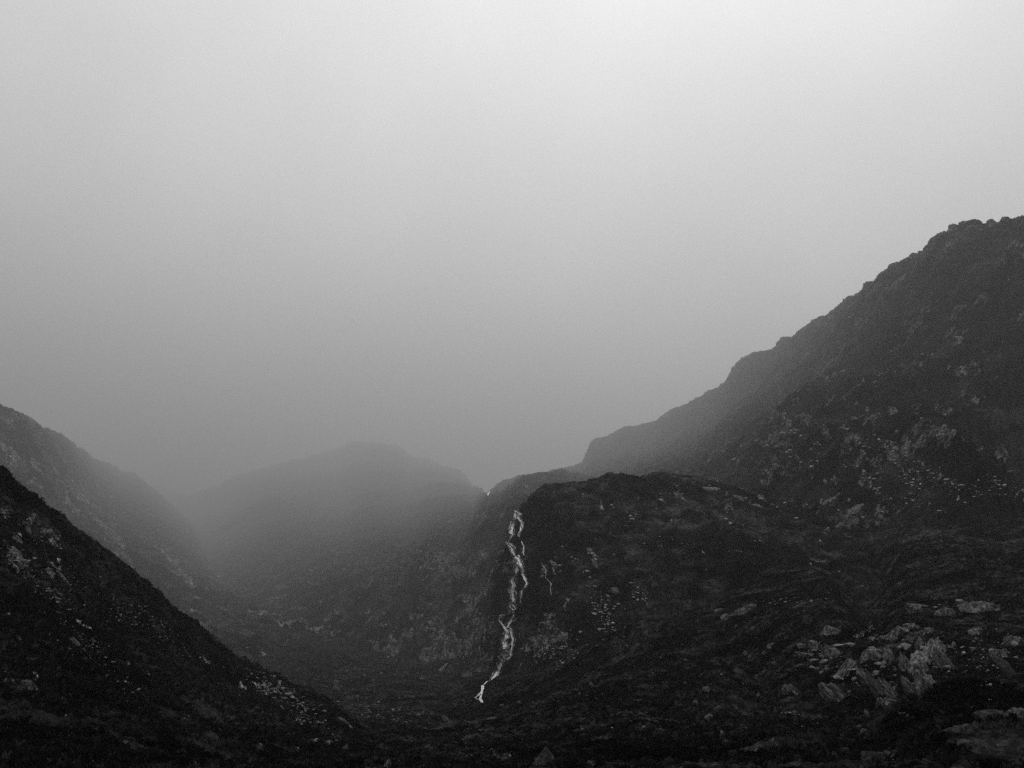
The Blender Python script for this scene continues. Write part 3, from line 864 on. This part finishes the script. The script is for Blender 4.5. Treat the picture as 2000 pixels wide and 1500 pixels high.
for i, (kind, px, py, w, h, tilt, mat, label, grp) in enumerate(rocks):
    if grp is CR:
        w *= 1.3; h *= 1.3
    big = max(w, h) > 24
    cat = {'rock_slab': 'rock slab', 'rock_block': 'rock', 'rock_outcrop': 'rock outcrop', 'rock': 'rock', 'boulder': 'boulder'}[kind]
    put_rock(kind, px, py, w, h, tilt, mat, label, cat, grp, 100 + i, sub=5 if big else (4 if max(w, h) > 12 else 3),
             strata=0.10 if kind in ('rock_slab', 'rock_outcrop') else 0.04, rough=0.2 if kind != 'rock_block' else 0.06,
             cuts=8 if kind == 'rock_block' else 16, depth=max(min(w, h), 10))


# the pyramid rock: a leaning roof of bedded slabs
def pyramid_rock():
    P, N, d = hit(1070, 1478)
    s = d / F
    w, h = 52 * s / 2, 62 * s
    n = 70
    V = []
    u = np.linspace(-1, 1, n); v = np.linspace(-1, 1, n)
    U, Vv = np.meshgrid(u, v)
    ridge = 1 - np.abs(U - 0.05 * Vv)
    front = np.clip((1 - np.abs(Vv)) * 2.0, 0, 1)
    z = h * np.minimum(ridge, front) * (0.85 + 0.15 * Vv)
    pts = np.stack([U * w * 1.15, Vv * w * 1.4, z], -1).reshape(-1, 3)
    # the beds run parallel to the left roof plane
    bedc = pts[:, 0] * 0.72 - pts[:, 2] * 0.55
    steps = np.abs(((bedc / (w * 0.16)) % 1.0) - 0.5) * 2
    nz = fbm(pts / (w * 0.5) + 5.0, 5, 0.6)
    pts[:, 2] += (steps - 0.5) * h * 0.07 + nz * h * 0.12
    pts[:, 1] += nz * w * 0.25
    pts[:, 0] += fbm(pts / (w * 0.4) + 50.0, 4, 0.6) * w * 0.12
    PP = pts.reshape(n, n, 3)
    PP[..., 2] *= 0.75
    edge = (np.abs(U) > 0.99) | (np.abs(Vv) > 0.99)
    PP[edge, 2] = -h * 0.5
    o = grid_mesh('rock', PP, {}, MAT_DARK)
    o.data.polygons.foreach_set('use_smooth', np.zeros(len(o.data.polygons), dtype=bool))
    o.location = P + Vector((0, w * 0.3, -h * 0.42))
    o.rotation_euler = (0, 0, rad(12))
    o['label'] = 'dark pyramid rock of folded beds rising at the bottom edge'
    o['category'] = 'rock'


pyramid_rock()


# loose stones: scree and boulder fields nobody could count
def scatter_stones(name, fields, mat, seed):
    r = random.Random(seed)
    bases = []
    for k in range(6):
        me = rock_mesh('tmp', 900 + k, 1, 6, 0.0, 0.1)
        co = np.zeros(len(me.vertices) * 3, dtype=np.float32); me.vertices.foreach_get('co', co)
        fc = np.array([list(p.vertices) for p in me.polygons])
        bases.append((co.reshape(-1, 3), fc)); bpy.data.meshes.remove(me)
    VS, FS, off = [], [], 0
    for (px, py, w, h, ang, cnt, smin, smax) in fields:
        ca, sa = math.cos(rad(ang)), math.sin(rad(ang))
        for k in range(cnt):
            a = r.gauss(0, 0.42) * w / 2; b = r.gauss(0, 0.42) * h / 2
            x = px + a * ca - b * sa; y = py - (a * sa + b * ca)
            if not (0 < x < 1999 and 0 < y < 1499): continue
            P, N, d = hit(x, y)
            if d > 1e5: continue
            s = d / F * (smin + (smax - smin) * r.random() ** 4) / 2
            co, fc = bases[r.randrange(6)]
            R = Matrix.Rotation(r.uniform(0, 6.28), 3, 'Z') @ Matrix.Rotation(r.uniform(-0.6, 0.6), 3, 'X')
            M = np.array(R) @ np.diag([s * r.uniform(0.9, 1.8), s * r.uniform(0.8, 1.2), s * r.uniform(0.45, 0.9)])
            VS.append(co @ M.T + np.array(P)[None, :]); FS.append(fc + off); off += len(co)
    V = np.concatenate(VS); Fc = np.concatenate(FS)
    me = bpy.data.meshes.new(name)
    me.from_pydata(V.tolist(), [], Fc.tolist())
    me.materials.append(mat)
    o = bpy.data.objects.new(name, me); COL.objects.link(o)
    o['kind'] = 'stuff'
    return o


def stone_mat(name, lo, hi):
    m, t, b = new_mat(name)
    geo = node(t, 'ShaderNodeNewGeometry')
    n1 = noise(t, geo.outputs['Position'], 0.9, 6, 0.7)
    t.links.new(ramp(t, n1, (0.35, 0.65, lo, hi)), b.inputs['Base Color'])
    b.inputs['Roughness'].default_value = 0.85
    return m


field_a = [(p[0], p[1], p[2] * 1.4, p[3] * 1.4, p[4], int(5 + p[2] * p[3] / 42), 1.2, 7) for p in ridge_rocks]
field_b = [(p[0], p[1], p[2] * 1.2, p[3] * 1.2, p[4], int(5 + p[2] * p[3] / 36), 1.3, 7) for p in knoll_rocks[3:]]
field_c = [(545, 1345, 150, 50, -30, 170, 1.5, 8), (600, 1400, 170, 50, -32, 130, 1.5, 7), (740, 1390, 200, 60, -10, 120, 1.6, 6), (900, 1300, 200, 120, 0, 60, 1.5, 5),
           (300, 1220, 260, 60, -38, 90, 1.6, 6), (200, 1300, 300, 80, -38, 90, 1.6, 6), (1545, 1392, 50, 10, 0, 22, 2, 5), (1690, 1425, 16, 30, 0, 12, 2, 6),
           (1765, 1395, 60, 12, 10, 18, 2, 5), (1335, 1434, 60, 6, -5, 14, 2, 5), (1740, 1475, 40, 18, -30, 16, 2, 7), (1250, 1330, 500, 200, 20, 60, 1.4, 4),
           (1560, 1175, 160, 24, 0, 50, 1.6, 6), (1600, 1095, 60, 16, -20, 30, 2, 6), (1615, 1035, 26, 14, 30, 24, 2, 6), (1765, 1058, 30, 14, -20, 20, 2, 5),
           (1440, 1030, 200, 40, -20, 50, 1.5, 4), (1300, 1060, 260, 60, -20, 60, 1.4, 4), (950, 1470, 300, 50, 0, 60, 1.5, 6), (1650, 1430, 600, 80, 0, 60, 1.5, 4.5),
           (1740, 1300, 330, 130, 0, 110, 2, 18), (1930, 1290, 150, 160, 0, 90, 3, 12), (1880, 1185, 160, 24, 0, 50, 3, 10), (1610, 1280, 110, 60, 0, 60, 3, 10),
           (120, 1130, 240, 100, -40, 90, 1.6, 5), (60, 1030, 120, 60, -40, 50, 1.6, 5), (30, 1090, 90, 40, -38, 60, 2, 8), (100, 1160, 160, 30, -38, 60, 2, 7), (165, 1250, 160, 24, -42, 60, 2, 7),
           (260, 1210, 160, 40, -40, 50, 1.6, 5), (8, 1000, 30, 50, -60, 30, 2, 6), (54, 1020, 20, 40, -60, 24, 2, 5), (1850, 1060, 300, 60, -10, 40, 1.5, 4), (700, 1330, 240, 60, 0, 60, 1.5, 4.5),
           (905, 1250, 110, 120, 0, 60, 1.5, 4), (1090, 1270, 100, 70, 0, 60, 1.5, 4.5)]
scatter_stones('boulder_field', field_a + field_b, stone_mat('pale_stones', 0.10, 0.36), 5)
scatter_stones('scree', field_c, stone_mat('grey_stones', 0.03, 0.2), 6)


# ------------------------------------------------------------------ waterfall
def water_mat(name, lo, hi):
    m, t, b = new_mat(name)
    geo = node(t, 'ShaderNodeNewGeometry')
    n1 = noise(t, geo.outputs['Position'], 0.7, 5, 0.7)
    t.links.new(ramp(t, n1, (0.3, 0.5, lo, hi)), b.inputs['Base Color'])
    b.inputs['Roughness'].default_value = 0.5
    bp = node(t, 'ShaderNodeBump'); bp.inputs['Distance'].default_value = 0.6
    t.links.new(n1, bp.inputs['Height']); t.links.new(bp.outputs[0], b.inputs['Normal'])
    return m


MAT_WATER = water_mat('white_water', 0.35, 0.78)
MAT_VEIL = water_mat('thin_water_veil', 0.10, 0.30)


def strand_mesh(name, lines, seed, veil=False, single=False):
    """lines: list of (points, width px, count of threads); each thread is a thin flattened rope of water"""
    r = random.Random(seed)
    verts, faces = [], []
    for pts, wpx, cnt in lines:
        L = [0]
        for a, b in zip(pts[:-1], pts[1:]):
            L.append(L[-1] + math.hypot(b[0] - a[0], b[1] - a[1]))
        total = 1 if single else max(3, int(cnt * 3.2))
        for c in range(total):
            core = c < cnt and not veil
            off0 = r.uniform(-1, 1) if not core else ((c / (cnt - 1) - 0.5) * 1.2 if cnt > 1 else 0)
            if core: start, end = 0.0, 1.0
            else:
                ln = r.uniform(0.2, 0.6); start = r.uniform(-0.05, 1 - ln); start = max(0, start); end = start + ln
            n = max(5, int(L[-1] * (end - start) / 1.6))
            ring = []
            ph = r.uniform(0, 100)
            for k in range(n + 1):
                tt = (start + (end - start) * k / n) * L[-1]
                x = np.interp(tt, L, [p[0] for p in pts]); y = np.interp(tt, L, [p[1] for p in pts])
                w = np.interp(tt, L, [p[2] for p in pts]) if len(pts[0]) > 2 else wpx
                j = math.sin(ph + tt * 0.17) * 0.45 + math.sin(ph * 2 + tt * 0.51) * 0.3
                x += (off0 * 0.85 + j * 0.6) * (w * (2.6 if veil else 1) + (4.5 if veil else 1.2)) / 2 + r.gauss(0, 0.18)
                P, N, d = hit(x, y)
                s = d / F
                pulse = 0.45 + 0.75 * abs(math.sin(ph * 3 + tt * 0.23)) * abs(math.sin(ph + tt * 0.071) + 0.3)
                th = ((0.55 + 0.28 * w) if core else 0.55) * pulse * 2.0 * s / 2
                if k in (0, n): th *= 0.2
                ring.append((P, N, th, s))
            # smooth distances so that the water leaps over small hollows
            pos = [q[0] for q in ring]
            sm = []
            for k in range(len(pos)):
                a = max(0, k - 2); b = min(len(pos), k + 3)
                near = min((pos[m].y for m in range(a, b)))
                avg = sum((pos[m].y for m in range(a, b))) / (b - a)
                yy = 0.5 * near + 0.5 * avg
                f = (yy - 1.6) / pos[k].y
                sm.append(pos[k] * f)
            if veil: sm = [v * (1 + 0.7 / v.y) for v in sm]
            base = len(verts)
            for (P, N, th, s), q in zip(ring, sm):
                for (ux, uy) in ((-1, 0), (-0.5, -0.5), (0.5, -0.5), (1, 0), (0.5, 0.5), (-0.5, 0.5)):
                    verts.append((q.x + ux * th, q.y + uy * th * 0.8, q.z))
            for k in range(len(ring) - 1):
                for e in range(6):
                    a = base + k * 6 + e; b = base + k * 6 + (e + 1) % 6
                    faces.append((a, b, b + 6, a + 6))
    me = bpy.data.meshes.new(name)
    me.from_pydata(verts, [], faces)
    me.polygons.foreach_set('use_smooth', np.ones(len(faces), dtype=bool))
    me.materials.append(MAT_VEIL if veil or single else MAT_WATER)
    return me


def water_part(name, lines, seed, parent, veil=False):
    o = bpy.data.objects.new(name, strand_mesh(name, lines, seed, veil))
    COL.objects.link(o)
    o.parent = parent
    o.matrix_parent_inverse = parent.matrix_world.inverted()
    return o


def z1(x, y): return (900 + x / 7.896, 930 + y / 7.895)
def z2(x, y): return (900 + x / 5.356, 1120 + y / 5.357)
def A(f, pts): return [f(p[0], p[1]) + (p[2],) for p in pts]


base, _, _ = hit(940, 1372)
fall = bpy.data.objects.new('waterfall', None)
COL.objects.link(fall)
fall.location = base
bpy.context.view_layer.update()
fall['label'] = 'tall braided white waterfall streaming down the headwall in the middle'
fall['category'] = 'waterfall'
upper = [
    (A(z1, [(820, 530, 1.2), (870, 555, 1.2), (910, 580, 2), (905, 610, 2.2), (885, 645, 2), (915, 690, 1.6), (940, 715, 1.6), (925, 770, 1.5), (915, 850, 1.5), (890, 890, 2), (895, 940, 1)]), 2, 2),
    (A(z1, [(835, 540, 1), (838, 620, 1), (852, 650, 1.8), (815, 700, 2), (800, 760, 2.4), (785, 830, 3.2), (770, 870, 3.4), (800, 900, 2.4), (780, 945, 1.8), (735, 1005, 1.2)]), 2, 3),
    (A(z1, [(680, 1010, 1.2), (735, 1022, 2), (770, 1045, 1.6), (800, 1075, 1.2), (845, 1100, 0.8), (840, 1130, 0.6)]), 1.5, 1),
    (A(z1, [(690, 1015, 1.2), (740, 1060, 1.5), (785, 1120, 1.4), (805, 1180, 1.3), (830, 1225, 2), (880, 1218, 2.2), (905, 1250, 2.2)]), 1.5, 2),
    (A(z1, [(945, 745, 0.7), (960, 800, 0.7)]), 1, 1),
    (A(z1, [(930, 1000, 0.7), (965, 1080, 0.7), (970, 1160, 1.2), (960, 1180, 1.2), (980, 1220, 0.6)]), 1, 1),
]
middle = [
    (A(z1, [(845, 1235, 3), (880, 1290, 5), (905, 1340, 5), (880, 1390, 4), (860, 1450, 4), (850, 1500, 3)]), 4, 4),
    (A(z1, [(905, 1330, 4), (930, 1390, 3), (945, 1450, 2.5), (965, 1500, 1.5)]), 2, 2),
    (A(z2, [(590, 0, 3), (560, 30, 4), (545, 70, 4.5), (555, 120, 4), (535, 170, 4.5), (545, 230, 4.2), (550, 280, 4), (535, 320, 4.5), (520, 355, 4), (555, 385, 2)]), 4, 4),
    (A(z2, [(640, 0, 3), (665, 50, 2.5), (690, 100, 1.5), (675, 140, 1.2), (640, 185, 1.2), (632, 240, 1.0), (620, 310, 1.0)]), 1.5, 2),
    (A(z2, [(540, 320, 1.5), (575, 365, 1.5), (545, 395, 1.5)]), 1.5, 1),
]
lower = [
    (A(z2, [(550, 380, 2), (560, 430, 1.5), (520, 500, 1.5), (490, 570, 2)]), 2, 2),
    (A(z2, [(555, 385, 1.5), (500, 400, 1.2), (440, 425, 1.5)]), 1.5, 1),
    (A(z2, [(400, 480, 1.5), (415, 510, 1.5), (440, 540, 2)]), 1.5, 2),
    (A(z2, [(435, 425, 2), (415, 460, 4), (390, 485, 3)]), 3, 3),
    (A(z2, [(600, 455, 1.5), (560, 490, 1.0), (520, 515, 0.8)]), 1, 1),
    (A(z2, [(430, 535, 1.5), (460, 565, 4), (490, 610, 5), (475, 670, 5.5), (455, 720, 5.5), (465, 780, 5.5), (450, 830, 6), (455, 880, 7), (430, 940, 5), (405, 1000, 5), (365, 1060, 5), (320, 1112, 1.5)]), 5, 5),
    (A(z2, [(470, 560, 3), (520, 570, 2), (530, 640, 2), (545, 700, 2.6), (535, 760, 2.4), (520, 820, 2), (505, 900, 2), (440, 935, 2.5)]), 2, 2),
    (A(z2, [(485, 680, 1.2), (520, 660, 1.2)]), 1, 1),
    (A(z2, [(470, 770, 1.2), (520, 740, 1.2)]), 1, 1),
    (A(z2, [(480, 800, 4), (490, 860, 6), (470, 910, 6)]), 3, 3),
]
foot = [
    (A(z2, [(320, 1112, 1.2), (270, 1130, 1.2), (235, 1168, 2)]), 1.5, 1),
    (A(z2, [(232, 1168, 3.5), (225, 1210, 3.5), (212, 1270, 3.5), (205, 1310, 3), (220, 1352, 2.5)]), 3, 3),
    (A(z2, [(215, 1230, 2), (180, 1280, 3), (145, 1300, 1.5)]), 2, 2),
    (A(z2, [(145, 1297, 1.2), (190, 1320, 2), (220, 1350, 2)]), 2, 1),
]
water_part('upper_cascade', upper, 1, fall)
water_part('middle_cascade', middle, 2, fall)
water_part('lower_cascade', lower, 3, fall)
water_part('foot_cascade', foot, 4, fall)
water_part('thin_veil', [(l[0], l[1], l[2] * 2) for l in upper + middle + lower], 5, fall, True)


def trickle(lines, seed, label):
    o = bpy.data.objects.new('waterfall', strand_mesh('waterfall', lines, seed, False, seed != 13))
    COL.objects.link(o)
    o['label'] = label; o['category'] = 'waterfall'
    return o


trickle([(A(z1, [(1260, 1370, 0.7), (1305, 1430, 1.0), (1320, 1500, 1.0)]) + A(z2, [(885, 0, 1), (890, 50, 1), (945, 105, 1.3), (938, 170, 1), (950, 235, 1.1)]), 1, 1)], 11,
        'thin white trickle right of the waterfall, running down darker rock')
trickle([(A(z2, [(695, 730, 1), (682, 850, 1.2), (645, 885, 1.2), (625, 970, 1.0)]), 1, 1)], 12,
        'faint trickle down the small cliff just right of the lower waterfall')
trickle([(A(z1, [(445, 240, 2.2), (425, 265, 4), (422, 300, 3)]), 3, 2)], 13,
        'short misty white spill in the skyline notch above the waterfall')

# ------------------------------------------------------------------ haze
def haze():
    bm = bmesh.new()
    bmesh.ops.create_cube(bm, size=1.0)
    me = bpy.data.meshes.new('haze'); bm.to_mesh(me); bm.free()
    o = bpy.data.objects.new('haze', me); COL.objects.link(o)
    x0, x1, y0, y1, z0, z1_ = -13500, 13500, -900, 13500, -160, 1850
    o.location = ((x0 + x1) / 2, (y0 + y1) / 2, (z0 + z1_) / 2)
    o.scale = (x1 - x0, y1 - y0, z1_ - z0)
    m = bpy.data.materials.new('mist'); m.use_nodes = True
    t = m.node_tree
    for n in list(t.nodes): t.nodes.remove(n)
    out = node(t, 'ShaderNodeOutputMaterial'); v = node(t, 'ShaderNodeVolumePrincipled')
    v.inputs['Density'].default_value = HAZE_DENSITY
    v.inputs['Color'].default_value = (HAZE_GREY,) * 3 + (1,)
    v.inputs['Anisotropy'].default_value = 0.45
    t.links.new(v.outputs[0], out.inputs['Volume'])
    me.materials.append(m)
    o['kind'] = 'stuff'


haze()
lo = 1e9; hi = -1e9; far = 0
for o in bpy.data.objects:
    if o.type == 'MESH' and o.name != 'haze' and len(o.data.vertices):
        zz = [(o.matrix_world @ Vector(c)) for c in o.bound_box]
        lo = min(lo, min(z.z for z in zz)); hi = max(hi, max(z.z for z in zz)); far = max(far, max(z.y for z in zz))
print('z range', lo, hi, 'far', far)
